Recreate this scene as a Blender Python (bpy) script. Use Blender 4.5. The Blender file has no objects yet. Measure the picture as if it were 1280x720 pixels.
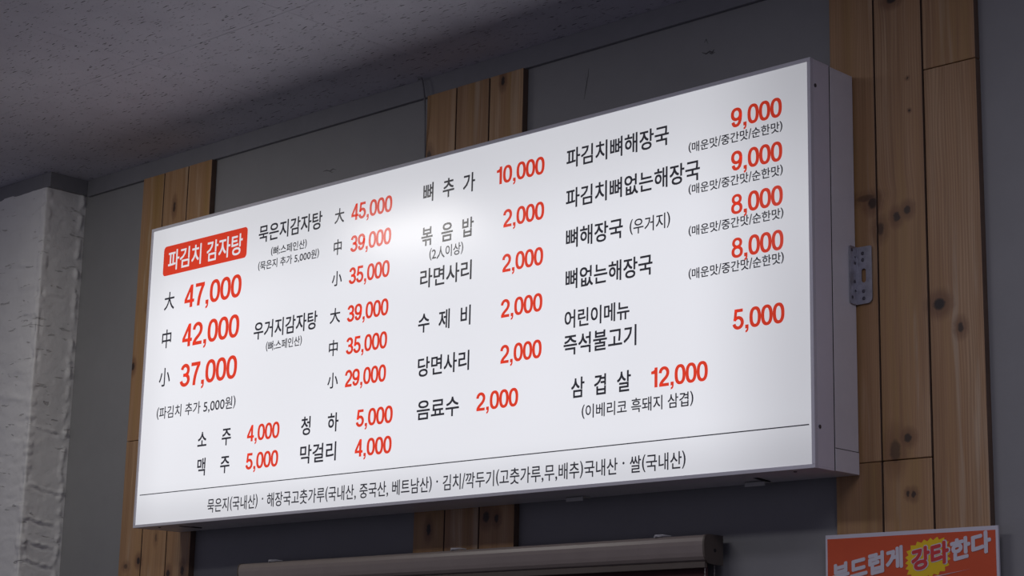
import bpy, bmesh, math, random
from mathutils import Vector, Matrix, noise

# ------------------------------------------------------------------ camera, world, lights, exposure
scene = bpy.context.scene
C = scene.collection
cam_data = bpy.data.cameras.new('camera')
cam = bpy.data.objects.new('camera', cam_data)
C.objects.link(cam)
cam_data.sensor_width = 36.0
cam_data.lens = 2417.29 / 1280 * 36.0
cam_data.clip_start = 0.05
RT = ((0.72337294, 0.69012582, 0.02139964), (-0.13637453, 0.17318998, -0.97540106), (-0.67685566, 0.70266036, 0.21939653))
cam.matrix_world = Matrix(((RT[0][0], -RT[1][0], -RT[2][0], 4.71694), (RT[0][1], -RT[1][1], -RT[2][1], -3.32336),
                           (RT[0][2], -RT[1][2], -RT[2][2], 1.49902), (0, 0, 0, 1)))
scene.camera = cam
scene.view_settings.view_transform = 'Standard'
scene.view_settings.look = 'None'
scene.view_settings.gamma = 1.0
scene.view_settings.use_curve_mapping = False
scene.view_settings.exposure = 0.0

world = bpy.data.worlds.new('world')
scene.world = world
world.use_nodes = True
bg = world.node_tree.nodes['Background']
bg.inputs['Color'].default_value = (0.74, 0.72, 1.0, 1)      # dim cool daylight from the rest of the room
bg.inputs['Strength'].default_value = 0.21

def area_light(name, loc, size_x, size_y, power, color, rot=(0, 0, 0), spread=180):
    d = bpy.data.lights.new(name, 'AREA')
    d.shape = 'RECTANGLE'; d.size = size_x; d.size_y = size_y; d.energy = power; d.color = color; d.spread = math.radians(spread)
    o = bpy.data.objects.new(name, d); C.objects.link(o)
    o.location = loc; o.rotation_euler = rot
    return o
LAMP_Z = 3.155
# x, y, tilt towards the wall, half length: one beyond the left edge of the frame (it glints on the menu), two unseen fill lamps added for the wall, above the frame and to the right
LAMPS = ((-0.02, -1.10, 0.50, 0.30), (1.6, -1.95, 0.60, 0.60), (3.6, -1.35, 0.60, 0.60))
for (lx, ly, tilt, hl), power, col in zip(LAMPS, (5.2, 4.8, 5.6), ((1.0, 0.97, 0.92), (0.97, 0.95, 1.0), (0.87, 0.84, 1.0))):
    area_light('unseen_ceiling_lamp_light', (lx, ly, LAMP_Z), hl * 2 - 0.04, 0.14, power, col, (tilt, 0, 0), 150 if hl < 0.4 else 131)      # spread narrowed to keep most light off the ceiling
PANEL_EMIT = 0.725

# ------------------------------------------------------------------ helpers
def link(name, me, mat=None, parent=None, loc=None):
    o = bpy.data.objects.new(name, me)
    C.objects.link(o)
    if mat is not None and me is not None and len(me.materials) == 0: me.materials.append(mat)
    if parent is not None: o.parent = parent
    if loc is not None: o.location = loc
    return o

def tag(o, label=None, cat=None, group=None, kind=None):
    if label: o['label'] = label
    if cat: o['category'] = cat
    if group: o['group'] = group
    if kind: o['kind'] = kind
    return o

def empty(name, loc):
    o = bpy.data.objects.new(name, None); C.objects.link(o); o.location = loc
    o.empty_display_size = 0.05
    return o

def bm_box(bm, x0, x1, y0, y1, z0, z1, bevel=0.0, seg=1):
    t = bmesh.new()
    bmesh.ops.create_cube(t, size=1)
    for v in t.verts:
        v.co = Vector(((x0 + x1) / 2 + v.co.x * (x1 - x0), (y0 + y1) / 2 + v.co.y * (y1 - y0), (z0 + z1) / 2 + v.co.z * (z1 - z0)))
    if bevel: bmesh.ops.bevel(t, geom=t.edges[:], offset=bevel, segments=seg, profile=0.5, affect='EDGES')
    me = bpy.data.meshes.new('tmp'); t.to_mesh(me); t.free(); bm.from_mesh(me); bpy.data.meshes.remove(me)

def bm_tube(bm, pts, r, n=8, cap=True):
    pts = [Vector(p) for p in pts]
    rings = []
    ref = Vector((0, 0, 1))
    for i, p in enumerate(pts):
        d = (pts[min(i + 1, len(pts) - 1)] - pts[max(i - 1, 0)]).normalized()
        a = d.cross(ref)
        if a.length < 1e-3: a = d.cross(Vector((1, 0, 0)))
        a.normalize(); b = d.cross(a).normalized()
        rr = r[i] if isinstance(r, (list, tuple)) else r
        rings.append([bm.verts.new(p + (a * math.cos(2 * math.pi * k / n) + b * math.sin(2 * math.pi * k / n)) * rr) for k in range(n)])
    for i in range(len(rings) - 1):
        for k in range(n):
            bm.faces.new((rings[i][k], rings[i][(k + 1) % n], rings[i + 1][(k + 1) % n], rings[i + 1][k]))
    if cap:
        bm.faces.new(rings[0]); bm.faces.new(rings[-1])

def bm_prism(bm, poly, d0, d1, axis='x'):
    """poly: 2-D points; extruded along axis between d0 and d1."""
    def mk(p, d):
        if axis == 'x': return Vector((d, p[0], p[1]))
        if axis == 'y': return Vector((p[0], d, p[1]))
        return Vector((p[0], p[1], d))
    a = [bm.verts.new(mk(p, d0)) for p in poly]; b = [bm.verts.new(mk(p, d1)) for p in poly]
    bm.faces.new(a); bm.faces.new(b)
    n = len(poly)
    for i in range(n): bm.faces.new((a[i], a[(i + 1) % n], b[(i + 1) % n], b[i]))

def finish(bm, name, mat, parent=None, loc=None, smooth=False):
    bmesh.ops.recalc_face_normals(bm, faces=bm.faces[:])
    me = bpy.data.meshes.new(name); bm.to_mesh(me); bm.free()
    if smooth:
        for p in me.polygons: p.use_smooth = True
    return link(name, me, mat, parent, loc)

def box(name, x0, x1, y0, y1, z0, z1, mat, parent=None, bevel=0.0, seg=1, loc=None):
    bm = bmesh.new(); bm_box(bm, x0, x1, y0, y1, z0, z1, bevel, seg)
    return finish(bm, name, mat, parent, loc)

# ------------------------------------------------------------------ materials
class NT:
    def __init__(self, name):
        self.m = bpy.data.materials.new(name); self.m.use_nodes = True
        self.t = self.m.node_tree; self.b = self.t.nodes['Principled BSDF']
    def n(self, typ, **kw):
        nd = self.t.nodes.new(typ)
        for k, v in kw.items(): setattr(nd, k, v)
        return nd
    def l(self, a, b): self.t.links.new(a, b)
    def val(self, inp, v):
        if hasattr(v, 'is_output') or isinstance(v, bpy.types.NodeSocket): self.l(v, inp)
        else: inp.default_value = v
    def math(self, op, a, b=0.0, c=0.0, clamp=False):
        nd = self.n('ShaderNodeMath', operation=op, use_clamp=clamp)
        self.val(nd.inputs[0], a); self.val(nd.inputs[1], b); self.val(nd.inputs[2], c)
        return nd.outputs[0]
    def mix(self, fac, a, b):
        nd = self.n('ShaderNodeMix', data_type='RGBA')
        self.val(nd.inputs[0], fac)
        for s, v in ((nd.inputs[6], a), (nd.inputs[7], b)):
            if isinstance(v, tuple): s.default_value = (*v[:3], 1)
            else: self.l(v, s)
        return nd.outputs[2]
    def ramp(self, fac, stops):
        nd = self.n('ShaderNodeValToRGB'); self.l(fac, nd.inputs[0])
        e = nd.color_ramp.elements
        e[0].position, e[0].color = stops[0][0], (*stops[0][1], 1)
        e[1].position, e[1].color = stops[-1][0], (*stops[-1][1], 1)
        for p, c in stops[1:-1]:
            x = e.new(p); x.color = (*c, 1)
        return nd.outputs[0]
    def sstep(self, v, a, b, lo=0.0, hi=1.0):
        nd = self.n('ShaderNodeMapRange', interpolation_type='SMOOTHSTEP')
        self.l(v, nd.inputs[0]); nd.inputs[1].default_value = a; nd.inputs[2].default_value = b
        nd.inputs[3].default_value = lo; nd.inputs[4].default_value = hi
        return nd.outputs[0]
    def coord(self, scale=(1, 1, 1), kind='Object'):
        tc = self.n('ShaderNodeTexCoord'); mp = self.n('ShaderNodeMapping')
        self.l(tc.outputs[kind], mp.inputs[0]); mp.inputs['Scale'].default_value = scale
        return mp.outputs[0]
    def noise(self, vec, scale, detail=3, rough=0.5, dist=0.0):
        nd = self.n('ShaderNodeTexNoise'); self.l(vec, nd.inputs['Vector'])
        nd.inputs['Scale'].default_value = scale; nd.inputs['Detail'].default_value = detail
        nd.inputs['Roughness'].default_value = rough; nd.inputs['Distortion'].default_value = dist
        return nd.outputs['Fac']
    def bump(self, h, strength, dist, normal=None):
        nd = self.n('ShaderNodeBump'); self.l(h, nd.inputs['Height'])
        nd.inputs['Strength'].default_value = strength; nd.inputs['Distance'].default_value = dist
        if normal is not None: self.l(normal, nd.inputs['Normal'])
        return nd.outputs[0]
    def set(self, color=None, rough=None, metal=None, spec=None, normal=None, emit=None, estr=None):
        b = self.b
        if color is not None:
            if isinstance(color, tuple): b.inputs['Base Color'].default_value = (*color, 1)
            else: self.l(color, b.inputs['Base Color'])
        if rough is not None: self.val(b.inputs['Roughness'], rough)
        if metal is not None: b.inputs['Metallic'].default_value = metal
        if spec is not None: b.inputs['Specular IOR Level'].default_value = spec
        if normal is not None: self.l(normal, b.inputs['Normal'])
        if emit is not None:
            if isinstance(emit, tuple): b.inputs['Emission Color'].default_value = (*emit, 1)
            else: self.l(emit, b.inputs['Emission Color'])
        if estr is not None: self.val(b.inputs['Emission Strength'], estr)
        return self.m

def paint(name, col, rough, var=0.08, scale=3.0, bump=0.1, spec=0.4, metal=0.0, bscale=120):
    t = NT(name); v = t.coord()
    f = t.noise(v, scale, 4, 0.6)
    f2 = t.noise(v, scale * 9, 3, 0.6)
    fac = t.math('ADD', t.math('MULTIPLY', f, 0.7), t.math('MULTIPLY', f2, 0.3))
    lo = tuple(c * (1 - var) for c in col); hi = tuple(min(1, c * (1 + var)) for c in col)
    c = t.ramp(fac, [(0.3, lo), (0.7, hi)])
    nb = t.noise(v, bscale, 2, 0.5)
    return t.set(c, rough, metal, spec, t.bump(nb, bump, 0.001))

M = {}
M['wall'] = paint('grey_wall_paint', (0.25, 0.25, 0.252), 0.62, 0.07, 2.0, 0.25)
M['trim'] = paint('dark_trim_paint', (0.20, 0.20, 0.215), 0.5, 0.08, 4.0, 0.15)
M['floor'] = paint('floor_tile_colour', (0.10, 0.095, 0.095), 0.4, 0.2, 2.0, 0.1)
M['plank_edge'] = paint('shaded_plank_edge', (0.13, 0.085, 0.06), 0.7, 0.2, 12)  # unplaned plank sides, with their shade put into the dark brown
M['housing'] = paint('white_coated_steel', (0.72, 0.70, 0.76), 0.38, 0.04, 6.0, 0.05, 0.5)
M['housing_rear'] = paint('white_coated_steel_rear', (0.74, 0.735, 0.76), 0.36, 0.05, 6.0, 0.05, 0.5)
M['rim'] = paint('pale_frame_plastic', (0.62, 0.61, 0.66), 0.4, 0.03, 8.0, 0.03)
M['dark'] = paint('dark_recess', (0.02, 0.02, 0.02), 0.7)
M['screw'] = paint('screw_steel', (0.12, 0.115, 0.13), 0.35, 0.2, 40, 0.1, 0.5, 0.8)
M['zinc'] = paint('galvanised_steel', (0.38, 0.38, 0.42), 0.45, 0.25, 60, 0.15, 0.5, 0.75)
M['blind'] = paint('brown_grey_aluminium', (0.25, 0.21, 0.19), 0.36, 0.06, 20, 0.05, 0.5)
M['cap'] = paint('brown_plastic_cap', (0.105, 0.085, 0.07), 0.5, 0.08, 20, 0.05)
M['fabric'] = paint('maroon_blind_cloth', (0.06, 0.018, 0.02), 0.8, 0.2, 30, 0.3)
M['clip'] = paint('bright_clip_steel', (0.55, 0.55, 0.56), 0.35)
M['cable'] = paint('dark_cable_sheath', (0.16, 0.16, 0.17), 0.45)
M['tab'] = paint('off_white_tab', (0.50, 0.50, 0.47), 0.5)
M['beads'] = paint('pale_bead_chain', (0.30, 0.27, 0.25), 0.35)
M['white_edge'] = paint('poster_white_edge', (0.60, 0.58, 0.64), 0.5, 0.03)
M['poster_orange'] = paint('poster_orange_ink', (0.62, 0.085, 0.025), 0.5, 0.05, 10)
M['poster_yellow'] = paint('poster_yellow_ink', (0.80, 0.55, 0.01), 0.5, 0.04, 10)
M['poster_white'] = paint('poster_white_ink', (0.62, 0.60, 0.66), 0.5, 0.03)
M['poster_red'] = paint('poster_red_ink', (0.60, 0.045, 0.045), 0.5, 0.03)
M['scuff'] = paint('dark_scuff', (0.11, 0.105, 0.105), 0.7)
M['lamp_body'] = paint('white_lamp_body', (0.75, 0.75, 0.75), 0.4)

def backlit(name, col, base, k=1.0, uneven=True):
    """lit acrylic: the light boxes tubes leave the edges a little weaker"""
    t = NT(name); v = t.coord()
    s = t.n('ShaderNodeSeparateXYZ'); t.l(v, s.inputs[0])
    ex = t.math('MULTIPLY', t.sstep(s.outputs[0], 0.0, 0.14, 0.90, 1.0), t.sstep(s.outputs[0], 2.40, 2.05, 0.62, 1.0))
    ez = t.math('MULTIPLY', t.sstep(s.outputs[2], 0.0, 0.13, 0.76, 1.0), t.sstep(s.outputs[2], 0.90, 0.58, 0.76, 1.0))
    f = t.math('MULTIPLY', ex, ez)
    big = t.noise(v, 2.0, 1, 0.4)
    f = t.math('MULTIPLY', f, t.math('ADD', t.math('MULTIPLY', big, 0.10), 0.95))
    e = t.math('MULTIPLY', f, PANEL_EMIT * k)
    return t.set(base, 0.20, 0, 0.26, None, col, e)
M['panel'] = backlit('backlit_white_acrylic', (0.94, 0.95, 1.0), (0.42, 0.42, 0.44))
M['red_print'] = backlit('backlit_red_print', (1.0, 0.068, 0.032), (0.38, 0.03, 0.012), 0.80)
M['white_print'] = backlit('backlit_white_print', (0.94, 0.95, 1.0), (0.42, 0.42, 0.44))
M['dark_print'] = backlit('dark_print', (0.5, 0.5, 0.62), (0.038, 0.038, 0.05), 0.05)

def ceiling_mat():
    t = NT('fissured_ceiling_board'); v = t.coord()
    # short dark fissures, all running the same way along the board
    w = t.noise(v, 9, 2, 0.5)
    mp = t.n('ShaderNodeMapping'); t.l(v, mp.inputs[0]); mp.inputs['Scale'].default_value = (34, 210, 1)
    f = t.noise(mp.outputs[0], 1.0, 1.2, 0.5, 0.3)
    mp2 = t.n('ShaderNodeMapping'); t.l(v, mp2.inputs[0]); mp2.inputs['Scale'].default_value = (16, 22, 1); mp2.inputs['Location'].default_value = (3.1, 7.7, 0)
    patch = t.noise(mp2.outputs[0], 1.0, 2, 0.5)
    th = t.math('ADD', f, t.math('MULTIPLY', t.math('SUBTRACT', patch, 0.5), 0.30))
    crack = t.sstep(th, 0.668, 0.70)
    fine = t.noise(v, 260, 2, 0.6)
    pit = t.sstep(fine, 0.66, 0.72, 0.0, 0.45)
    fac = t.math('MAXIMUM', crack, pit)
    base = t.ramp(w, [(0.3, (0.55, 0.545, 0.60)), (0.7, (0.60, 0.595, 0.65))])
    col = t.mix(fac, base, (0.08, 0.08, 0.085))
    h = t.math('SUBTRACT', t.math('MULTIPLY', fine, 0.1), fac)
    return t.set(col, 0.8, 0, 0.3, t.bump(h, 0.7, 0.002))
M['ceiling'] = ceiling_mat()

def plaster_mat():
    t = NT('rough_white_plaster'); v = t.coord()
    a = t.noise(v, 5, 5, 0.6)
    base = t.ramp(a, [(0.3, (0.70, 0.695, 0.685)), (0.7, (0.78, 0.775, 0.765))])
    mp = t.n('ShaderNodeMapping'); t.l(v, mp.inputs[0]); mp.inputs['Scale'].default_value = (13, 13, 60)
    c = t.noise(mp.outputs[0], 1.0, 3, 0.6, 0.6)
    crack = t.sstep(c, 0.635, 0.69, 0.0, 0.42)
    col = t.mix(crack, base, (0.17, 0.15, 0.14))
    b1 = t.noise(v, 60, 4, 0.6)
    h = t.math('SUBTRACT', t.math('MULTIPLY', b1, 0.35), crack)
    return t.set(col, 0.8, 0, 0.3, t.bump(h, 0.8, 0.005))
M['plaster'] = plaster_mat()

def wood_mat(name, knots, tint=1.0):
    """knotted pine; knots = (x, z, half width, half height, darkness) in the strip's own coordinates"""
    t = NT(name); tc = t.n('ShaderNodeTexCoord')
    s = t.n('ShaderNodeSeparateXYZ'); t.l(tc.outputs['Object'], s.inputs[0])
    at = t.n('ShaderNodeAttribute'); at.attribute_type = 'OBJECT'; at.attribute_name = 'grain'
    seed = at.outputs['Fac']
    x, z = s.outputs[0], s.outputs[2]
    jit = t.math('MULTIPLY', t.math('SUBTRACT', t.noise(tc.outputs['Object'], 95, 3, 0.6), 0.5), 0.011)
    shift = None; dark = None; halo = None
    for kx, kz, a, b, dk in knots:
        dx = t.math('SUBTRACT', x, t.math('ADD', kx, jit)); dz = t.math('SUBTRACT', z, kz)
        ux = t.math('DIVIDE', dx, a); uz = t.math('DIVIDE', dz, b)
        r2 = t.math('ADD', t.math('MULTIPLY', ux, ux), t.math('MULTIPLY', uz, uz))
        g = t.math('DIVIDE', 1.0, t.math('ADD', 1.0, t.math('MULTIPLY', r2, 0.22)))   # wide falloff
        g = t.math('MULTIPLY', g, g)
        sh = t.math('MULTIPLY', dx, g)
        shift = sh if shift is None else t.math('ADD', shift, sh)
        k = t.sstep(r2, 1.7, 0.45, 0.0, dk)
        dark = k if dark is None else t.math('MAXIMUM', dark, k)
        hk = t.sstep(r2, 12.0, 0.8, 0.0, dk * 0.72)
        halo = hk if halo is None else t.math('MAXIMUM', halo, hk)
    xx = t.math('SUBTRACT', x, t.math('MULTIPLY', shift, 0.75))
    cb = t.n('ShaderNodeCombineXYZ'); t.l(xx, cb.inputs[0]); t.l(t.math('MULTIPLY', seed, 7.3), cb.inputs[1]); t.l(z, cb.inputs[2])
    def st(sx, sz, sc, det=3, dist=0.0):
        mp = t.n('ShaderNodeMapping'); t.l(cb.outputs[0], mp.inputs[0]); mp.inputs['Scale'].default_value = (sx, 1, sz)
        return t.noise(mp.outputs[0], sc, det, 0.6, dist)
    broad = st(14, 0.9, 1.0, 2, 0.3)
    band = st(42, 1.1, 1.0, 3, 0.25)
    # growth rings: sine of a slowly wandering coordinate
    wob = st(9, 1.3, 1.0, 2)
    ring = t.math('SINE', t.math('MULTIPLY', t.math('ADD', xx, t.math('MULTIPLY', wob, 0.06)), 900.0))
    ring = t.math('ADD', t.math('MULTIPLY', ring, 0.5), 0.5)
    fine = st(420, 5, 1.0, 2)
    pal = t.ramp(broad, [(0.28, (0.27 * tint, 0.162 * tint, 0.05 * tint)), (0.5, (0.345 * tint, 0.20 * tint, 0.098 * tint)), (0.72, (0.43 * tint, 0.285 * tint, 0.162 * tint))])
    c = t.mix(t.math('MULTIPLY', t.sstep(band, 0.42, 0.66), 0.62), pal, (0.22 * tint, 0.115 * tint, 0.05 * tint))
    c = t.mix(t.math('MULTIPLY', t.math('MULTIPLY', ring, t.sstep(broad, 0.35, 0.6)), 0.45), c, (0.20 * tint, 0.11 * tint, 0.06 * tint))
    c = t.mix(t.sstep(fine, 0.45, 0.75, 0.0, 0.38), c, (0.17 * tint, 0.10 * tint, 0.06 * tint))
    c = t.mix(t.sstep(st(22, 1.6, 1.0, 3, 0.3), 0.56, 0.70, 0.0, 0.50), c, (0.46 * tint, 0.37 * tint, 0.265 * tint))
    c = t.mix(t.math('MULTIPLY', t.sstep(seed, 0.0, 1.0), 0.22), c, (0.40 * tint, 0.23 * tint, 0.10 * tint))
    if halo is not None:
        c = t.mix(halo, c, (0.14, 0.062, 0.032))
        c = t.mix(dark, c, (0.022, 0.014, 0.012))
    h = t.math('ADD', t.math('MULTIPLY', fine, 0.4), t.math('MULTIPLY', band, 0.4))
    return t.set(c, 0.5, 0, 0.4, t.bump(h, 0.25, 0.001))

# ------------------------------------------------------------------ the setting
Z_CEIL = 3.245
Z_TRIM = 3.1805
Y_WALL = 0.19
X_COL = -0.6536
Y_COL = 0.036
tag(box('wall_back', X_COL - 0.05, 7.0, Y_WALL, Y_WALL + 0.12, 0.0, Z_CEIL, M['wall']), kind='structure')
tag(box('floor', -5.0, 7.0, -6.5, 0.31, -0.10, 0.0, M['floor']), kind='structure')

# ceiling: a slab with thin boards fixed under it, hairline joints between them
ceil = tag(box('ceiling', -5.0, 7.0, -6.5, 0.31, Z_CEIL, Z_CEIL + 0.12, M['ceiling']), kind='structure')
TX, TY, TH = 0.6, 0.6, 0.009
tile_me = {}
ix = 0
xs = [0.502 + k * TX for k in range(-9, 11)]
ys = [Y_WALL - k * TY for k in range(0, 12)]
for i in range(len(xs) - 1):
    for j in range(len(ys) - 1):
        x0, x1 = xs[i] + 0.0004, xs[i + 1] - 0.0004
        y1, y0 = ys[j] - 0.0004, ys[j + 1] + 0.0004
        if x0 < -5.0 or x1 > 7.0: continue
        key = 0
        if key not in tile_me:
            bm = bmesh.new(); bm_box(bm, 0, x1 - x0, 0, y1 - y0, -TH, 0.0, 0.0006)
            bmesh.ops.recalc_face_normals(bm, faces=bm.faces[:])
            tile_me[key] = bpy.data.meshes.new('ceiling_board'); bm.to_mesh(tile_me[key]); bm.free()
            tile_me[key].materials.append(M['ceiling'])
        o = link('ceiling_board', tile_me[key], None, ceil, (x0, y0, Z_CEIL))
Z_C = Z_CEIL - TH      # visible underside

# moulding between wall and ceiling
tag(box('trim_1', X_COL + 0.022, 7.0, 0.177, Y_WALL, Z_TRIM, Z_C, M['trim'], bevel=0.0012), kind='structure')
tag(box('trim_2', X_COL - 0.022, X_COL + 0.020, Y_COL - 0.002, Y_WALL, Z_TRIM + 0.006, Z_C, M['trim'], bevel=0.0012), kind='structure')
tag(box('trim_3', -5.0, X_COL - 0.0225, Y_COL - 0.002, Y_WALL, Z_TRIM + 0.006, Z_C, M['trim'], bevel=0.0012), kind='structure')

# rough plastered pier at the left: displaced skin over a path that turns the corner
def plaster_wall():
    zs = [0.0, 0.6, 1.2, 1.6]
    z = 1.70
    while z < Z_TRIM + 0.012: zs.append(z); z += 0.0055
    xf = [-5.0, -3.0, -2.0, -1.4, -1.15]
    x = -1.02
    while x < X_COL - 0.006: xf.append(x); x += 0.0055
    path = [(a, Y_COL, 'f') for a in xf]
    # softened corner
    r = 0.006
    for k in range(5):
        a = -math.pi / 2 + k / 4 * math.pi / 2
        path.append((X_COL - r + r * math.cos(a), Y_COL + r + r * math.sin(a), 'c'))
    y = Y_COL + 0.012
    while y < Y_WALL - 0.001: path.append((X_COL, y, 's')); y += 0.0055
    path.append((X_COL, Y_WALL + 0.004, 's'))
    side_ridges = [(0.053, 3.133, 0.166, 3.121, 0.0035), (0.054, 3.092, 0.172, 3.089, 0.003), (0.061, 2.832, 0.128, 2.836, 0.0025),
                   (0.069, 2.391, 0.169, 2.385, 0.0045), (0.044, 2.208, 0.183, 2.191, 0.006), (0.053, 2.102, 0.146, 2.090, 0.006),
                   (0.042, 2.030, 0.155, 2.017, 0.006), (0.06, 1.97, 0.16, 1.955, 0.005)]
    bm = bmesh.new(); grid = []
    for zz in zs:
        row = []
        for (px, py, sd) in path:
            nrm = Vector((0, -1, 0)) if sd == 'f' else Vector((1, 0, 0)) if sd == 's' else Vector((0.7, -0.7, 0))
            p = Vector((px, py, zz))
            n1 = noise.noise(Vector((px * 6, py * 6, zz * 4)))
            n2 = noise.noise(Vector((px * 26, py * 26, zz * 34 + 7)))
            n3 = noise.noise(Vector((px * 70, py * 70, zz * 90 + 17)))
            d = 0.0022 * n1 + 0.0013 * n2 + 0.0006 * n3
            if sd == 'f':
                rr = noise.noise(Vector((px * 7 + 3, 0.5, zz * 34 + 0.6 * noise.noise(Vector((px * 12, 3, zz * 6))))))
                d += 0.0045 * max(0.0, rr - 0.22) / 0.4 - 0.002 * max(0.0, -rr - 0.35) / 0.3
            if sd == 's':
                for (ya, za, yb, zb, am0) in side_ridges:
                    if ya - 0.012 < py < yb + 0.012:
                        f = (py - ya) / (yb - ya)
                        zr = za + f * (zb - za) + 0.007 * noise.noise(Vector((py * 38, zz * 3, za)))
                        q = (zz - zr) / 0.0045
                        am = am0 * max(0.15, 0.7 + 1.1 * noise.noise(Vector((py * 45, za * 9, 2.0))))
                        env = min(1, max(0, (py - ya + 0.012) / 0.02)) * min(1, max(0, (yb + 0.012 - py) / 0.02))
                        d += am * env * (math.exp(-q * q) - 0.7 * math.exp(-(q + 1.8) ** 2))
                # ragged float marks down the rear edge
                e = math.exp(-((py - 0.172 - 0.010 * noise.noise(Vector((1, 2, zz * 9)))) / 0.008) ** 2)
                d += 0.009 * e * max(0.0, 0.35 + 1.3 * noise.noise(Vector((py * 30, 4, zz * 30)))) + 0.003 * e * noise.noise(Vector((py * 90, 4, zz * 110)))
            if sd == 'c' or abs(px - X_COL) + abs(py - Y_COL) < 0.02:
                d += 0.0055 * noise.noise(Vector((0.3, 0.8, zz * 20))) + 0.0045 * noise.noise(Vector((0.3, 1.8, zz * 62)))
            row.append(bm.verts.new(p + nrm * d))
        grid.append(row)
    for i in range(len(grid) - 1):
        for j in range(len(path) - 1):
            bm.faces.new((grid[i][j], grid[i][j + 1], grid[i + 1][j + 1], grid[i + 1][j]))
    # close the back so the pier is a solid
    def far(row, a, b):
        pass
    zt = zs[-1]
    b = [bm.verts.new(Vector(c)) for c in ((-5.0, Y_WALL + 0.004, 0), (-5.0, Y_WALL + 0.004, zt))]
    bm.faces.new((grid[0][-1], b[0], b[1], grid[-1][-1]))
    o = finish(bm, 'wall_left', M['plaster'], smooth=True)
    tag(o, kind='structure')
plaster_wall()

# faint scrapes on the grey wall (children of the wall)
wall = bpy.data.objects['wall_back']
def scuff(pts, r):
    bm = bmesh.new(); bm_tube(bm, [(p[0], Y_WALL - 0.0002, p[1]) for p in pts], [r * 0.4] + [r] * (len(pts) - 2) + [r * 0.3], 5)
    finish(bm, 'scuff_mark', M['scuff'], wall)
scuff([(1.588, 3.136), (1.586, 3.115), (1.579, 3.085), (1.574, 3.056)], 0.0009)
scuff([(1.577, 3.125), (1.582, 3.095), (1.584, 3.075)], 0.0004)
scuff([(1.955, 3.094), (1.968, 3.088), (1.978, 3.092), (1.987, 3.087), (1.992, 3.094)], 0.0018)
scuff([(1.972, 3.092), (1.984, 3.084), (1.995, 3.086)], 0.0014)
scuff([(1.962, 3.118), (1.968, 3.125), (1.973, 3.112)], 0.0008)
scuff([(0.560, 3.051), (0.575, 3.052), (0.590, 3.047), (0.604, 3.051), (0.618, 3.046)], 0.0012)
scuff([(0.585, 3.049), (0.598, 3.042), (0.607, 3.041)], 0.0010)

# ------------------------------------------------------------------ pine plank strips
def strip(edges, label, joints, knots, tint):
    x0 = edges[0]
    zb = 0.0
    root = tag(empty('plank_strip', (x0, Y_WALL, 0.0)), label, 'wood panelling', 'pine plank strips on the grey wall')
    mat = wood_mat('knotted_pine_' + str(len(bpy.data.materials)), [(kx - x0, kz, a, b, d) for kx, kz, a, b, d in knots], tint)
    k = 0
    for i in range(len(edges) - 1):
        a, b = edges[i] - x0 + 0.0022, edges[i + 1] - x0 - 0.0022
        if i == 0: a -= 0.0022
        if i == len(edges) - 2: b += 0.0022
        cuts = [0.02] + sorted(joints.get(i, [])) + [Z_TRIM - 0.0005]
        for j in range(len(cuts) - 1):
            lo = cuts[j] + (0.0008 if j else 0); hi = cuts[j + 1] - (0.0008 if j < len(cuts) - 2 else 0)
            dy = random.uniform(-0.0006, 0.0006)
            o = box('plank', a, b, -0.0200 + dy, -0.0004, lo, hi, mat, root, bevel=0.0016, seg=2)
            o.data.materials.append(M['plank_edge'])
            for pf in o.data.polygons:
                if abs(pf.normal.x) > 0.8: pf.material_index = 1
            o['grain'] = random.random() + i * 0.01; k += 1
    return root
random.seed(11)
strip([-0.303, -0.190, -0.065, 0.053], 'left pine plank strip, between the white plaster pier and the menu board\'s left end', {0: [2.329]},
      [(-0.1288, 3.058, 0.006, 0.016, 0.8), (-0.296, 2.567, 0.007, 0.012, 0.9), (-0.265, 1.9415, 0.009, 0.007, 0.6), (-0.2007, 1.956, 0.008, 0.010, 0.95),
       (-0.047, 1.912, 0.008, 0.011, 0.9), (0.022, 1.918, 0.007, 0.014, 0.85), (-0.119, 2.022, 0.005, 0.012, 0.5), (-0.23, 2.75, 0.008, 0.01, 0.7)], 1.2)
strip([1.012, 1.1275, 1.253, 1.3765], 'middle pine plank strip, showing above and below the menu board\'s middle', {},
      [(1.3024, 3.160, 0.006, 0.012, 0.95), (1.026, 3.005, 0.008, 0.014, 0.75), (1.070, 1.985, 0.007, 0.014, 0.95), (1.279, 2.006, 0.011, 0.013, 0.9),
       (1.316, 2.000, 0.007, 0.010, 0.9), (1.19, 2.6, 0.008, 0.012, 0.8)], 1.15)
strip([2.337, 2.4545, 2.578, 2.7078], 'right pine plank strip, widest in view, beside the menu board\'s right end', {2: [2.9045], 1: [2.058], 0: [2.058]},
      [(2.503, 3.087, 0.012, 0.009, 0.95), (2.4435, 2.628, 0.011, 0.012, 0.85), (2.425, 2.642, 0.022, 0.007, 0.5), (2.5048, 2.587, 0.008, 0.010, 0.85), (2.5312, 2.598, 0.008, 0.009, 0.85),
       (2.4626, 2.566, 0.009, 0.013, 0.7), (2.6036, 2.380, 0.013, 0.012, 1.0), (2.6534, 2.324, 0.007, 0.010, 0.85), (2.5197, 2.103, 0.009, 0.009, 0.85),
       (2.488, 2.078, 0.012, 0.022, 0.6), (2.5165, 1.985, 0.004, 0.006, 0.85), (2.530, 1.983, 0.005, 0.007, 0.85), (2.540, 2.895, 0.0025, 0.0025, 0.8),
       (2.543, 2.82, 0.0025, 0.0025, 0.8)], 1.12)

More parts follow.
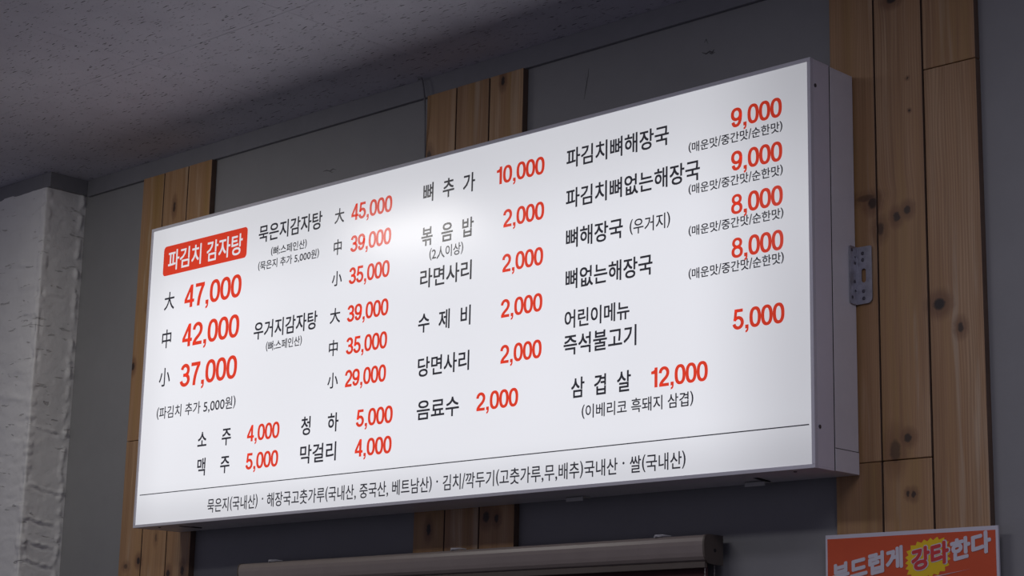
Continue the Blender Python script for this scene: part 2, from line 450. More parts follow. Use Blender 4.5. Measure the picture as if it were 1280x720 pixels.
# ------------------------------------------------------------------ lettering engine
TEXT_CACHE = {}
def text_mesh(body, offset):
    cu = bpy.data.curves.new('lettering', 'FONT')
    cu.body = body; cu.size = 1.0; cu.resolution_u = 3; cu.offset = offset
    o = bpy.data.objects.new('lettering_source', cu); C.objects.link(o)
    bpy.context.view_layer.update()
    dg = bpy.context.evaluated_depsgraph_get()
    me = bpy.data.meshes.new_from_object(o.evaluated_get(dg))
    vs = [(v.co.x, v.co.y) for v in me.vertices]; fs = [tuple(p.vertices) for p in me.polygons]
    bpy.data.objects.remove(o); bpy.data.curves.remove(cu); bpy.data.meshes.remove(me)
    return vs, fs
def glyph(ch, offset):
    key = (ch, round(offset, 4))
    if key in TEXT_CACHE: return TEXT_CACHE[key]
    if ch == ' ': g = ([], [], 0.0, 0.0, 0.28)
    elif offset < 0 and ch in PRICE_DIGITS:
        vs, fs = PRICE_DIGITS[ch]
        g = (vs, fs, min(p[0] for p in vs), max(p[0] for p in vs), 0.34 if ch == ',' else 0.575 if ch == '1' else 0.715)
    else:
        vs, fs = text_mesh(ch, offset)
        v2, _ = text_mesh(ch + ch, offset)
        m1 = max(p[0] for p in vs); m2 = max(p[0] for p in v2)
        adv = m2 - m1
        if ch in '()':      # the sign's brackets are as tall as its syllables
            y0 = min(p[1] for p in vs); y1 = max(p[1] for p in vs)
            vs = [(p[0], -0.09 + (p[1] - y0) / (y1 - y0) * 0.93) for p in vs]
        if ch == '/':
            y0 = min(p[1] for p in vs); y1 = max(p[1] for p in vs)
            vs = [(p[0], -0.06 + (p[1] - y0) / (y1 - y0) * 0.88) for p in vs]
        g = (vs, fs, min(p[0] for p in vs), m1, adv)
    TEXT_CACHE[key] = g
    return g
# heavy condensed sans digits of the prices, drawn as pen strokes (cap height 1)
def arc(cx, cy, rx, ry, a0, a1, n=16):
    return [(cx + rx * math.cos(math.radians(a0 + (a1 - a0) * i / n)), cy + ry * math.sin(math.radians(a0 + (a1 - a0) * i / n))) for i in range(n + 1)]
def superell(cx, cy, rx, ry, e=2.35, n=32):
    o = []
    for i in range(n):
        a = 2 * math.pi * i / n; c, s = math.cos(a), math.sin(a)
        o.append((cx + rx * math.copysign(abs(c) ** (2 / e), c), cy + ry * math.copysign(abs(s) ** (2 / e), s)))
    return o
def pen(path, closed=False, wx=0.092, wy=0.073):
    V, F = [], []
    n = len(path)
    for i, p in enumerate(path):
        a = path[(i - 1) % n] if closed or i > 0 else p
        b = path[(i + 1) % n] if closed or i < n - 1 else p
        tx, ty = b[0] - a[0], b[1] - a[1]
        L = math.hypot(tx, ty) or 1; nx, ny = -ty / L, tx / L
        V.append((p[0] + nx * wx, p[1] + ny * wy)); V.append((p[0] - nx * wx, p[1] - ny * wy))
    m = n if closed else n - 1
    for i in range(m):
        j = (i + 1) % n; F.append((2 * i, 2 * i + 1, 2 * j + 1, 2 * j))
    return V, F
def poly(pts): return list(pts), [tuple(range(len(pts)))]
def rect(x0, x1, y0, y1): return poly([(x0, y0), (x1, y0), (x1, y1), (x0, y1)])
def merge(*parts):
    V, F = [], []
    for v, f in parts:
        b = len(V); V += v; F += [tuple(b + i for i in q) for q in f]
    return V, F
PRICE_DIGITS = {
    '0': merge(pen(superell(0.35, 0.5, 0.258, 0.43), True)),
    '1': merge(rect(0.30, 0.485, 0, 1), poly([(0.31, 0.69), (0.31, 0.90), (0.22, 0.845), (0.08, 0.82), (0.08, 0.69)]), poly([(0.31, 0.88), (0.31, 1.0), (0.33, 1.0)]), poly([(0.22, 0.845), (0.31, 0.90), (0.33, 1.0), (0.30, 0.90)])),
    '2': merge(pen(arc(0.35, 0.68, 0.25, 0.25, 178, -20, 18) + [(0.55, 0.52), (0.46, 0.42), (0.34, 0.33), (0.24, 0.25), (0.165, 0.17), (0.13, 0.08)]), rect(0.04, 0.665, 0, 0.145)),
    '3': merge(pen(arc(0.34, 0.715, 0.225, 0.215, 168, -90, 18)), pen(arc(0.345, 0.29, 0.258, 0.22, 90, -170, 20)), rect(0.22, 0.36, 0.435, 0.572)),
    '4': merge(rect(0.40, 0.58, 0, 0.98), rect(0.02, 0.69, 0.215, 0.35), poly([(0.42, 0.74), (0.58, 1.0), (0.42, 1.0), (0.02, 0.37), (0.02, 0.30), (0.16, 0.30)])),
    '5': merge(rect(0.15, 0.63, 0.855, 1.0), poly([(0.13, 1.0), (0.06, 0.44), (0.225, 0.44), (0.275, 0.86), (0.275, 1.0)]), pen(arc(0.34, 0.325, 0.262, 0.255, 148, -168, 22))),
    '7': merge(rect(0.05, 0.665, 0.85, 1.0), pen([(0.585, 0.90), (0.50, 0.76), (0.40, 0.55), (0.335, 0.36), (0.30, 0.18), (0.285, 0.0)])),
    '8': merge(pen(superell(0.35, 0.745, 0.228, 0.195, 2.1), True, 0.080, 0.062), pen(superell(0.35, 0.290, 0.265, 0.228, 2.2), True, 0.084, 0.064)),
    '9': merge(pen(superell(0.345, 0.665, 0.255, 0.265, 2.2), True), pen([(0.603, 0.70), (0.605, 0.54), (0.585, 0.36), (0.53, 0.20), (0.43, 0.10), (0.32, 0.073), (0.21, 0.10), (0.15, 0.18), (0.125, 0.27)])),
    ',': merge(poly([(0.075, 0.17), (0.075, 0), (0.17, 0), (0.16, -0.08), (0.09, -0.12), (0.09, -0.20), (0.18, -0.175), (0.245, -0.10), (0.265, 0.0), (0.265, 0.17)])),
}
def lettering(name, body, x0, z0, x1, z1, ylo, yhi, k, offset, mat, parent, y, shear=0.0, space=0.28, dig=1.0, bold=0.0, rings=1):
    """ink box x0..x1, font heights ylo..yhi mapped to z0..z1; k = glyph width factor; letter spacing is solved"""
    sz = (z1 - z0) / (yhi - ylo)
    items = []
    for ch in body:
        g = glyph(ch, offset)
        kk = (k or 1.0) * (dig if ch in '0123456789,' else 1.0)
        items.append((ch, g, kk))
    def width(tr):
        pen = 0.0; lo = None; hi = 0
        for ch, g, kk in items:
            a = (space if ch == ' ' else g[4]) * kk * sz
            if g[0]:
                if lo is None: lo = pen + g[2] * kk * sz
                hi = pen + g[3] * kk * sz
            pen += a + tr
        return hi - lo, lo
    tr = 0.0
    if k is None:                       # tight setting: the glyph width is solved, the spacing stays natural
        k = 1.0; items = [(ch, g, dig if ch in '0123456789,' else 1.0) for ch, g, _ in items]
        k = (x1 - x0) / width(0.0)[0]
        items = [(ch, g, kk * k) for ch, g, kk in items]
    elif len(body) > 1:
        w0, _ = width(0.0); tr = (x1 - x0 - w0) / (len(body) - 1)
    w, lo = width(tr)
    words = [([], [])]
    pen = x0 - lo
    for ch, g, kk in items:
        if ch == ' ' and words[-1][0]: words.append(([], []))
        V, F = words[-1]
        b = len(V)
        for px, py in g[0]:
            X = pen + px * kk * sz
            V.append((X, y, z0 + (py - ylo) * sz + shear * (X - x0)))
        F += [tuple(b + i for i in f) for f in g[1]]
        pen += (space if ch == ' ' else g[4]) * kk * sz + tr
    for V, F in words:                  # one object per word
        if bold:        # heavier weight: copies of the outline nudged around a small circle
            V0, F0 = V, F; V, F = [], []
            for rk in range(1, rings + 1):
                rr = bold * rk / rings; m = 4 if rk == 1 and rings == 1 else 8
                for q in range(m):
                    a = 2 * math.pi * (q + 0.5) / m; b = len(V)
                    V += [(p[0] + rr * math.cos(a), p[1] - 0.00002 * ((rk - 1) * m + q), p[2] + rr * math.sin(a)) for p in V0]
                    F += [tuple(b + i for i in f) for f in F0]
        me = bpy.data.meshes.new(name); me.from_pydata(V, [], F); me.update()
        link(name, me, mat, parent)

# ------------------------------------------------------------------ the menu light box
BW, BH, BD, BZ = 2.4017, 0.8996, 0.165, 2.03
sign = tag(empty('menu_lightbox', (0, 0, BZ)), 'large backlit white menu sign in a metal box, red prices beside dark Korean dish names', 'sign')
FR = 0.0085      # visible rim
def ring(name, x0, x1, z0, z1, w, y0, y1, mat, parent, bev=0.0006):
    bm = bmesh.new()
    bm_box(bm, x0, x1, y0, y1, z1 - w, z1, bev); bm_box(bm, x0, x1, y0, y1, z0, z0 + w, bev)
    bm_box(bm, x0, x0 + w, y0, y1, z0 + w, z1 - w, bev); bm_box(bm, x1 - w, x1, y0, y1, z0 + w, z1 - w, bev)
    return finish(bm, name, mat, parent)
ring('frame', 0, BW, 0, BH, FR, 0.0, 0.012, M['rim'], sign)
panel = box('face_panel', FR * 0.6, BW - FR * 0.6, 0.0028, 0.0060, FR * 0.6, BH - FR * 0.6, M['panel'], sign)
# front cover: four walls behind the rim
def shell(name, x0, x1, z0, z1, t, y0, y1, mat, parent, back=False):
    bm = bmesh.new()
    bm_box(bm, x0, x1, y0, y1, z1 - t, z1, 0.0006); bm_box(bm, x0, x1, y0, y1, z0, z0 + t, 0.0006)
    bm_box(bm, x0, x0 + t, y0, y1, z0 + t, z1 - t, 0.0006); bm_box(bm, x1 - t, x1, y0, y1, z0 + t, z1 - t, 0.0006)
    if back: bm_box(bm, x0 + t, x1 - t, y1 - t, y1, z0 + t, z1 - t)
    return finish(bm, name, mat, parent)
shell('front_cover', 0.0006, BW - 0.0006, 0.0006, BH - 0.0006, 0.004, 0.0122, 0.0720, M['housing'], sign)
shell('rear_housing', 0.0018, BW - 0.0018, 0.0018, BH - 0.0018, 0.004, 0.0772, BD, M['housing_rear'], sign, True)
shell('seam_gasket', 0.0022, BW - 0.0022, 0.0022, BH - 0.0022, 0.003, 0.070, 0.080, M['dark'], sign)
# corner plate at the lower rear of the visible end (hairline joint at its top)
box('end_plate', BW - 0.0022, BW - 0.0010, 0.0776, BD, 0.002, 0.0495, M['housing_rear'], sign, 0.0004)
box('joint_gap', BW - 0.0030, BW - 0.0014, 0.0776, BD - 0.001, 0.0495, 0.0512, M['dark'], sign)
def screw(x, y, z, axis, parent, r=0.0042):
    bm = bmesh.new()
    d = {'x': Vector((1, 0, 0)), 'z': Vector((0, 0, -1)), 'y': Vector((0, -1, 0))}[axis]
    p = Vector((x, y, z))
    bm_tube(bm, [p - d * 0.003, p + d * 0.0008, p + d * 0.0016], [r, r, r * 0.55], 12)
    o = finish(bm, 'screw', M['screw'], parent)
    return o
for zz in (0.8393, 0.0886): screw(BW, 0.019, zz, 'x', sign)
for xx in (0.09, 2.33): screw(xx, 0.03, 0.0, 'z', sign, 0.004)
# dark vent slots under the box
for (xa, ya, xb, yb) in ((2.196, 0.070, 2.180, 0.140), (0.172, 0.040, 0.182, 0.110)):
    bm = bmesh.new(); bm_tube(bm, [(xa, ya, 0.0005), ((xa + xb) / 2, (ya + yb) / 2, 0.0005), (xb, yb, 0.0005)], 0.006, 8)
    for v in bm.verts: v.co.z = 0.0005 + (v.co.z - 0.0005) * 0.25
    finish(bm, 'slot', M['dark'], sign)
for xx in (1.622, 2.156):
    bm = bmesh.new(); bm_box(bm, xx - 0.027, xx + 0.027, 0.120, 0.123, -0.010, 0.001, 0.0006); bm_box(bm, xx - 0.027, xx + 0.027, 0.120, 0.150, -0.0012, 0.001, 0.0004)
    finish(bm, 'mounting_tab', M['tab'], sign)

YT = 0.0024
YB = 0.0025
bm = bmesh.new()       # thin rule above the origin line
bm_prism(bm, [(0.021, 0.0937), (2.386, 0.0911), (2.386, 0.0936), (0.021, 0.0962)], YT, YB, 'y')
finish(bm, 'ruled_line', M['dark_print'], panel)
# red badge with rounded corners
bx0, bz0, bx1, bz1, br = 0.0665, 0.7440, 0.4626, 0.8345, 0.012
poly = []
for cx, cz, a0 in ((bx1 - br, bz1 - br, 0), (bx0 + br, bz1 - br, 90), (bx0 + br, bz0 + br, 180), (bx1 - br, bz0 + br, 270)):
    for k in range(6):
        a = math.radians(a0 + k * 18); poly.append((cx + br * math.cos(a), cz + br * math.sin(a)))
bm = bmesh.new(); bm_prism(bm, poly, YT, YB, 'y'); finish(bm, 'title_badge', M['red_print'], panel)

TEXTS = [
('파김치 감자탕', 'w', 0.0914, 0.7568, 0.4409, 0.8189),
('大', 's', 0.0842, 0.638, 0.1333, 0.6919),
('47,000', 'p', 0.1828, 0.6324, 0.447, 0.6992),
('中', 's', 0.0839, 0.5228, 0.1347, 0.5786),
('42,000', 'p', 0.1835, 0.516, 0.4465, 0.5827),
('小', 's', 0.0814, 0.4088, 0.1332, 0.4641),
('37,000', 'p', 0.1834, 0.3977, 0.4463, 0.4645),
('(파김치 추가 5,000원)', 'n', 0.0804, 0.3118, 0.4481, 0.3481),
('묵은지감자탕', 'd', 0.5147, 0.7763, 0.7865, 0.8263),
('(뼈:스페인산)', 'n', 0.5727, 0.7304, 0.7259, 0.7563),
('(묵은지 추가 5,000원)', 'n', 0.5186, 0.6949, 0.7795, 0.7214),
('大', 's', 0.8399, 0.7792, 0.8782, 0.8207),
('45,000', 'p', 0.9076, 0.7772, 1.0681, 0.8221),
('中', 's', 0.8409, 0.6909, 0.8772, 0.7341),
('39,000', 'p', 0.9085, 0.6895, 1.0682, 0.7344),
('小', 's', 0.8391, 0.605, 0.8781, 0.646),
('35,000', 'p', 0.9075, 0.6015, 1.0668, 0.6465),
('우거지감자탕', 'd', 0.5145, 0.4971, 0.7846, 0.5472),
('(뼈:스페인산)', 'n', 0.5713, 0.4583, 0.724, 0.4858),
('大', 's', 0.8375, 0.5025, 0.879, 0.5439),
('39,000', 'p', 0.9066, 0.4985, 1.0678, 0.5434),
('中', 's', 0.8387, 0.4132, 0.879, 0.4568),
('35,000', 'p', 0.9075, 0.4108, 1.0673, 0.4558),
('小', 's', 0.8389, 0.326, 0.8792, 0.3684),
('29,000', 'p', 0.9084, 0.3232, 1.0676, 0.3683),
('소 주', 'd', 0.2849, 0.2098, 0.4357, 0.2598),
('4,000', 'p', 0.5084, 0.2118, 0.647, 0.2568),
('맥 주', 'd', 0.2902, 0.1318, 0.4355, 0.1817),
('5,000', 'p', 0.5079, 0.134, 0.6472, 0.1789),
('청 하', 'd', 0.7387, 0.2089, 0.8885, 0.259),
('5,000', 'p', 0.9587, 0.2125, 1.0987, 0.2575),
('막걸리', 'd', 0.7393, 0.1319, 0.8838, 0.1819),
('4,000', 'p', 0.959, 0.1344, 1.0985, 0.1794),
('뼈 추 가', 'd', 1.1871, 0.7791, 1.3746, 0.8291),
('10,000', 'p', 1.4522, 0.7801, 1.6145, 0.825),
('볶 음 밥', 'd', 1.1851, 0.6623, 1.3737, 0.7123),
('(2人이상)', 'n', 1.2167, 0.6209, 1.339, 0.6527),
('2,000', 'p', 1.478, 0.6656, 1.616, 0.7106),
('라면사리', 'd', 1.1857, 0.5506, 1.3708, 0.6006),
('2,000', 'p', 1.4781, 0.5515, 1.6154, 0.5965),
('수 제 비', 'd', 1.1837, 0.4347, 1.3715, 0.4848),
('2,000', 'p', 1.477, 0.4371, 1.6156, 0.4821),
('당면사리', 'd', 1.1876, 0.32, 1.3708, 0.37),
('2,000', 'p', 1.4786, 0.3227, 1.6158, 0.3678),
('음료수', 'd', 1.189, 0.2091, 1.3393, 0.2591),
('2,000', 'p', 1.4001, 0.2131, 1.5417, 0.2581),
('파김치뼈해장국', 'd', 1.6878, 0.7784, 2.0045, 0.8269),
('9,000', 'p', 2.1846, 0.7807, 2.3239, 0.8257),
('(매운맛/중간맛/순한맛)', 'n', 2.0636, 0.7459, 2.3249, 0.7702),
('파김치뼈없는해장국', 'd', 1.688, 0.6778, 2.0954, 0.7263),
('9,000', 'p', 2.1848, 0.6801, 2.3239, 0.7251),
('(매운맛/중간맛/순한맛)', 'n', 2.0637, 0.6467, 2.3249, 0.6707),
('8,000', 'p', 2.1843, 0.5801, 2.3243, 0.6251),
('(매운맛/중간맛/순한맛)', 'n', 2.0639, 0.5494, 2.3254, 0.5734),
('뼈해장국', 'd', 1.69, 0.5787, 1.8674, 0.6272),
('(우거지)', 'n', 1.8892, 0.5806, 2.0096, 0.6178),
('뼈없는해장국', 'd', 1.6908, 0.4781, 1.9576, 0.5266),
('8,000', 'p', 2.185, 0.4801, 2.3248, 0.5251),
('(매운맛/중간맛/순한맛)', 'n', 2.0641, 0.4493, 2.3253, 0.4743),
('어린이메뉴', 'd', 1.6896, 0.3828, 1.8897, 0.4263),
('5,000', 'p', 2.1871, 0.3184, 2.3256, 0.3634),
('즉석불고기', 'd', 1.6878, 0.3183, 1.9113, 0.3668),
('삼 겹 살', 'd', 1.714, 0.2137, 1.8956, 0.2622),
('12,000', 'p', 1.9569, 0.2142, 2.1179, 0.2591),
('(이베리코 흑돼지 삼겹)', 'n', 1.7476, 0.1621, 2.0775, 0.1953),
('묵은지(국내산)', 'n', 0.3467, 0.0245, 0.568, 0.064),
('해장국고춧가루(국내산, 중국산, 베트남산)', 'n', 0.6086, 0.0245, 1.2509, 0.064),
('김치/깍두기(고춧가루,무,배추)국내산', 'n', 1.2908, 0.0245, 1.8584, 0.064),
('쌀(국내산)', 'n', 1.8957, 0.0245, 2.0558, 0.064),
('·', 'o', 0.5833, 0.0459, 0.5947, 0.0528),
('·', 'o', 1.2659, 0.0461, 1.2741, 0.0525),
('·', 'o', 1.8729, 0.0465, 1.88, 0.0523),
('BADGE', 'b', 0.0658, 0.744, 0.4626, 0.8345),
]
NAMES = {'d': 'dish_lettering', 's': 'size_character', 'p': 'price_lettering', 'n': 'note_lettering', 'w': 'title_lettering', 'o': 'separator_dot'}
for body, kd, x0, z0, x1, z1 in TEXTS:
    if kd == 'b': continue
    if kd == 'p': lettering(NAMES[kd], body, x0, z0, x1, z1, 0.0, 1.0, None, -1, M['red_print'], panel, YT, bold=0.0005)
    elif kd == 's': lettering(NAMES[kd], body, x0, z0, x1, z1, -0.085, 0.845, (x1 - x0) / (z1 - z0) * 0.995, 0.0, M['dark_print'], panel, YT, bold=0.0008)
    elif kd == 'n': lettering(NAMES[kd], body, x0, z0, x1, z1, -0.09, 0.84, None, 0.0, M['dark_print'], panel, YT, dig=1.1, bold=0.0005)
    elif kd == 'o':
        bm = bmesh.new(); cx, cz = (x0 + x1) / 2, (z0 + z1) / 2
        bm_prism(bm, [(cx + 0.0030 * math.cos(a * math.pi / 6), cz + 0.0030 * math.sin(a * math.pi / 6)) for a in range(12)], YT, YB, 'y')
        finish(bm, NAMES[kd], M['dark_print'], panel)
    elif kd == 'w': lettering(NAMES[kd], body, x0, z0, x1, z1, -0.09, 0.835, None, 0.0, M['white_print'], panel, YT - 0.0002, bold=0.0011)
    else: lettering(NAMES[kd], body, x0, z0, x1, z1, -0.085, 0.830, 0.90 if ' ' in body else None, 0.0, M['dark_print'], panel, YT, bold=0.0011)

# ------------------------------------------------------------------ angle bracket between box end and planks
br = tag(empty('angle_bracket', (BW, 0.166, 2.4045)), 'small galvanised steel angle bracket with holes, at the right end of the menu sign', 'bracket')
def plate_with_holes(w, h, t, holes, slots, corners):
    """flat plate in local (u, v); triangulated around its holes"""
    cu = bpy.data.curves.new('plate', 'CURVE'); cu.dimensions = '2D'; cu.fill_mode = 'BOTH'; cu.extrude = t / 2; cu.resolution_u = 1
    def add(pts):
        sp = cu.splines.new('POLY'); sp.points.add(len(pts) - 1); sp.use_cyclic_u = True
        for i, p in enumerate(pts): sp.points[i].co = (p[0], p[1], 0, 1)
    out = []
    for (cx, cy, a0, rr) in ((w, h, 0, corners[0]), (0, h, 90, corners[1]), (0, 0, 180, corners[2]), (w, 0, 270, corners[3])):
        sx = -1 if cx else 1; sy = -1 if cy else 1
        if rr == 0: out.append((cx, cy)); continue
        for k in range(5):
            a = math.radians(a0 + 22.5 * k); out.append((cx + sx * rr + rr * math.cos(a), cy + sy * rr + rr * math.sin(a)))
    add(out)
    for (cx, cy, r) in holes: add([(cx + r * math.cos(a * math.pi / 6), cy + r * math.sin(a * math.pi / 6)) for a in range(12)])
    for (cx, cy, r, hl) in slots:
        add([(cx + r * math.cos(math.radians(a)), cy + hl + r * math.sin(math.radians(a))) for a in range(0, 181, 30)] +
            [(cx + r * math.cos(math.radians(a)), cy - hl + r * math.sin(math.radians(a))) for a in range(180, 361, 30)])
    o = bpy.data.objects.new('plate', cu); C.objects.link(o); bpy.context.view_layer.update()
    me = bpy.data.meshes.new_from_object(o.evaluated_get(bpy.context.evaluated_depsgraph_get()))
    bpy.data.objects.remove(o); bpy.data.curves.remove(cu)
    return me
me = plate_with_holes(0.040, 0.128, 0.002, [(0.017, 0.113, 0.0042), (0.017, 0.098, 0.0042), (0.018, 0.028, 0.0042), (0.018, 0.012, 0.0042)], [(0.019, 0.063, 0.0058, 0.010)], (0.004, 0, 0, 0.012))
me.transform(Matrix(((1, 0, 0, 0.0), (0, 0, -1, 0.0), (0, 1, 0, 0), (0, 0, 0, 1)))); me.name = 'wall_flange'
link('wall_flange', me, M['zinc'], br)
me = plate_with_holes(0.028, 0.130, 0.002, [(0.010, 0.120, 0.003), (0.020, 0.106, 0.003), (0.019, 0.092, 0.003), (0.018, 0.050, 0.003), (0.020, 0.030, 0.003), (0.008, 0.014, 0.003)], [], (0, 0.004, 0.006, 0))
me.transform(Matrix(((0, 0, 1, 0.0012), (1, 0, 0, -0.0280), (0, 1, 0, -0.001), (0, 0, 0, 1)))); me.name = 'box_flange'
link('box_flange', me, M['zinc'], br)
for (u, v) in ((0.017, 0.113), (0.017, 0.098), (0.018, 0.028), (0.018, 0.012)):
    o = screw(u, -0.0005, v, 'y', br, 0.0038)
for (u, v) in ((0.0085 - 0.0, 0.120), (0.020, 0.092), (0.018, 0.050), (0.008, 0.014)):
    o = screw(0.0018, -0.028 + u, v, 'x', br, 0.0036)

# ------------------------------------------------------------------ cable down to the back of the box
bm = bmesh.new()
bm_tube(bm, [(0.985, 0.160, 3.232), (0.997, 0.158, 3.2315), (1.0040, 0.157, 3.222), (1.0095, 0.157, 3.200), (1.0150, 0.158, 3.165), (1.0160, 0.160, 3.12), (1.0120, 0.166, 3.05), (1.0075, 0.174, 2.98), (1.0065, 0.179, 2.90)], 0.0026, 8)
cb = finish(bm, 'cable', M['cable'], smooth=True)
tag(cb, 'thin dark cable hanging from the ceiling trim to behind the menu sign', 'cable')

# ------------------------------------------------------------------ roller blind cassette
X0, X1, ZT, ZBm, YF, YK = 0.372, 2.031, 1.920, 1.858, 0.100, 0.168
bl = tag(empty('roller_blind', (X0, YK, ZBm)), 'brown-grey roller blind cassette with maroon cloth, below the menu sign', 'blind')
prof = [(0, 0.062), (-0.052, 0.062), (-0.060, 0.0605), (-0.0655, 0.055), (-0.068, 0.047), (-0.0685, 0.038), (-0.0675, 0.030), (-0.0665, 0.022), (-0.0645, 0.013), (-0.0600, 0.006), (-0.052, 0.001), (-0.044, 0.0),
        (-0.044, 0.002), (-0.052, 0.003), (-0.0585, 0.008), (-0.062, 0.014), (-0.0645, 0.030), (-0.0655, 0.047), (-0.063, 0.054), (-0.058, 0.059), (-0.052, 0.060), (0, 0.060)]
bm = bmesh.new(); bm_prism(bm, prof, 0.004, X1 - X0 - 0.004, 'x')
finish(bm, 'cassette', M['blind'], bl)
capp = [(0, 0.063), (-0.052, 0.063), (-0.0605, 0.0615), (-0.0665, 0.056), (-0.069, 0.047), (-0.0695, 0.038), (-0.0685, 0.022), (-0.0655, 0.012), (-0.0605, 0.005), (-0.052, -0.002), (-0.030, -0.004), (0, -0.004)]
for xa, xb, hx in ((0.0, 0.004, -1), (X1 - X0 - 0.004, X1 - X0 + 0.001, 1)):
    bm = bmesh.new(); bm_prism(bm, capp, xa, xb, 'x')
    cap = finish(bm, 'end_cap', M['cap'], bl)
    bm = bmesh.new(); xe = xb if hx > 0 else xa
    bm_tube(bm, [(xe - hx * 0.002, -0.030, 0.028), (xe + hx * 0.0004, -0.030, 0.028)], 0.0045, 12)
    finish(bm, 'cap_hole', M['dark'], cap)
bm = bmesh.new(); bm_tube(bm, [(0.006, -0.033, 0.030), (X1 - X0 - 0.006, -0.033, 0.030)], 0.024, 24); finish(bm, 'roller_tube', M['fabric'], bl, smooth=False)
bm = bmesh.new(); n = 60
for i in range(n):      # hanging cloth with a slow ripple
    pass
xs_ = [0.012 + (X1 - X0 - 0.024) * i / n for i in range(n + 1)]
rows = [0.006, -0.02, -0.06, -0.15, -0.40, -0.70]
g = [[bm.verts.new((x, -0.040 + 0.0015 * math.sin(x * 9) * min(1, -z * 4 + 0.1), z)) for x in xs_] for z in rows]
for i in range(len(rows) - 1):
    for j in range(n): bm.faces.new((g[i][j], g[i][j + 1], g[i + 1][j + 1], g[i + 1][j]))
ob = finish(bm, 'blind_cloth', M['fabric'], bl, smooth=True)
md = ob.modifiers.new('thickness', 'SOLIDIFY'); md.thickness = 0.001
box('hem_bar', 0.012, X1 - X0 - 0.012, -0.047, -0.033, -0.722, -0.700, M['cap'], bl, 0.002)
box('inner_rail', 0.006, X1 - X0 - 0.006, -0.058, -0.048, -0.012, 0.002, M['cap'], bl, 0.001)
for cx in (0.5058, 1.2243, 1.8877):
    bm = bmesh.new(); u = cx - X0
    bm_box(bm, u - 0.008, u + 0.008, -0.060, -0.002, 0.0622, 0.0636, 0.0004)
    bm_tube(bm, [(u - 0.007, -0.058, 0.0625), (u - 0.001, -0.064, 0.0645), (u + 0.010, -0.050, 0.0665), (u + 0.020, -0.032, 0.0660)], [0.003, 0.0034, 0.0026, 0.0012], 6)
    finish(bm, 'mounting_clip', M['clip'], bl)
for cy in (-0.052, -0.018):     # bead chain: two drops joined below
    bm = bmesh.new(); bm_tube(bm, [(X1 - X0 - 0.010, cy, -0.002), (X1 - X0 - 0.010, cy, -0.70)], 0.0009, 6)
    for k in range(88):
        t = bmesh.new(); bmesh.ops.create_icosphere(t, subdivisions=1, radius=0.0022)
        for v in t.verts: v.co += Vector((X1 - X0 - 0.010, cy, -0.006 - 0.0079 * k))
        mm = bpy.data.meshes.new('t'); t.to_mesh(mm); t.free(); bm.from_mesh(mm); bpy.data.meshes.remove(mm)
    o = finish(bm, 'bead_chain', M['beads'], bl); o['kind'] = 'stuff'

# ------------------------------------------------------------------ poster
PX0, PX1, PZ1 = 2.3140, 2.7300, 1.9070
po = tag(empty('poster', (PX0, 0.160, PZ1)), 'orange poster with yellow burst and slanted white Korean words, below the right plank strip', 'poster')
PW, PH = PX1 - PX0, 0.60
box('board', 0, PW, 0.0, 0.005, -PH, 0, M['white_edge'], po, 0.0005)
box('orange_print', 0.0055, PW - 0.006, -0.0004, 0.0002, -PH + 0.006, -0.0085, M['poster_orange'], po)
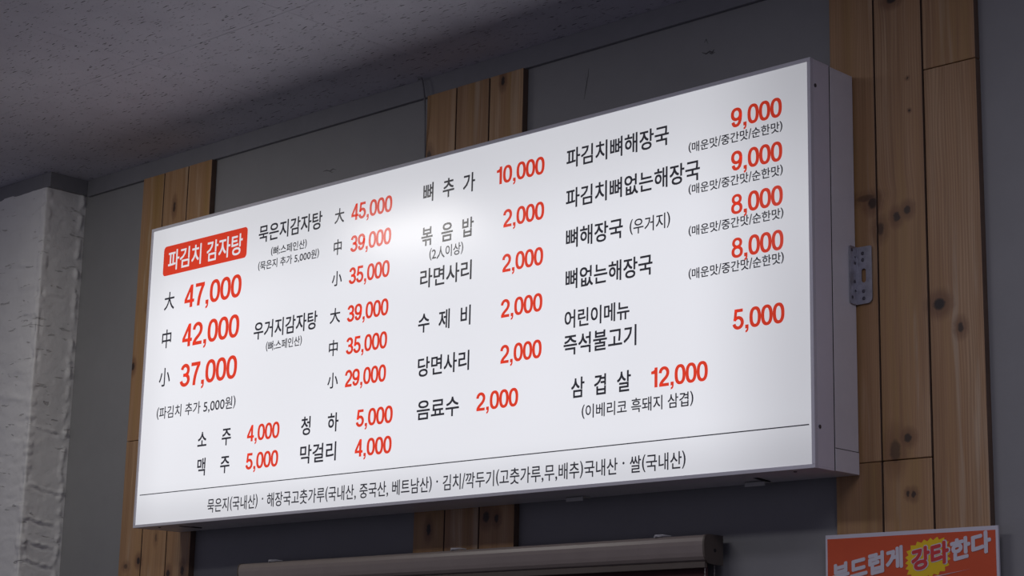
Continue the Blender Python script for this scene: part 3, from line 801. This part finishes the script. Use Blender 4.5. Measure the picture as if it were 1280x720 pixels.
# yellow burst behind the middle word
bm = bmesh.new(); pts = []
cx, cz = 2.5665 - PX0, 1.8480 - PZ1
for k in range(44):
    a = 2 * math.pi * k / 44; r = 1.0 if k % 2 == 0 else 0.86
    ca, sa = math.cos(a), math.sin(a)
    q = (abs(ca) ** 3.2 + abs(sa) ** 3.2) ** (-1 / 3.2)
    pts.append((cx + 0.054 * q * r * ca, cz + 0.040 * q * r * sa + 0.16 * 0.054 * q * r * ca))
bm_prism(bm, pts, -0.0008, -0.0004, 'y'); finish(bm, 'yellow_burst', M['poster_yellow'], po)
SH = 0.19
lettering('poster_lettering', '부드럽게', 2.3330 - PX0, 1.8005 - PZ1, 2.5055 - PX0, 1.8005 - PZ1 + 0.0425, -0.085, 0.83, None, 0.0, M['poster_white'], po, -0.0012, SH, bold=0.0024, rings=2)
lettering('poster_lettering', '강타', 2.5300 - PX0, 1.8225 - PZ1, 2.6170 - PX0, 1.8225 - PZ1 + 0.0430, -0.085, 0.83, None, 0.0, M['poster_white'], po, -0.0012, SH, bold=0.0040, rings=2)
lettering('poster_lettering', '강타', 2.5300 - PX0, 1.8225 - PZ1, 2.6150 - PX0, 1.8225 - PZ1 + 0.0430, -0.085, 0.83, None, 0.0, M['poster_red'], po, -0.0016, SH, bold=0.0022, rings=2)
lettering('poster_lettering', '한다', 2.6225 - PX0, 1.8390 - PZ1, 2.7120 - PX0, 1.8390 - PZ1 + 0.0415, -0.085, 0.83, None, 0.0, M['poster_white'], po, -0.0012, SH, bold=0.0024, rings=2)
bm = bmesh.new()
bm_prism(bm, [(2.570 - PX0, 1.8080 - PZ1), (2.605 - PX0, 1.8128 - PZ1), (2.664 - PX0, 1.8222 - PZ1), (2.605 - PX0, 1.8140 - PZ1), (2.570 - PX0, 1.8096 - PZ1)], -0.0012, -0.0008, 'y')
finish(bm, 'underline_stroke', M['poster_white'], po)
box('lower_colour_block', 0.0055, PW - 0.006, -0.0006, -0.0002, -PH + 0.006, -0.42, M['poster_white'], po)

# ------------------------------------------------------------------ ceiling lamps outside the frame, the last two added as fill: a mount and a tilted lamp head
for (lx, ly, tilt, hl), lab in zip(LAMPS, ('slim white ceiling lamp left of the view', 'unseen lamp nearest the camera, added to brighten the middle of the wall', 'unseen lamp right of the view, added to brighten the wall and the box end')):
    r = tag(empty('unseen_ceiling_lamp', (lx, ly, Z_C)), lab, 'lamp')
    box('mount', -0.06, 0.06, -0.025, 0.025, -0.06, 0.0, M['lamp_body'], r, 0.003)
    hd = box('lamp_head', -hl, hl, -0.085, 0.085, 0.004, 0.030, M['lamp_body'], r, 0.004)
    hd.location = (0, 0, LAMP_Z - Z_C); hd.rotation_euler = (tilt, 0, 0)
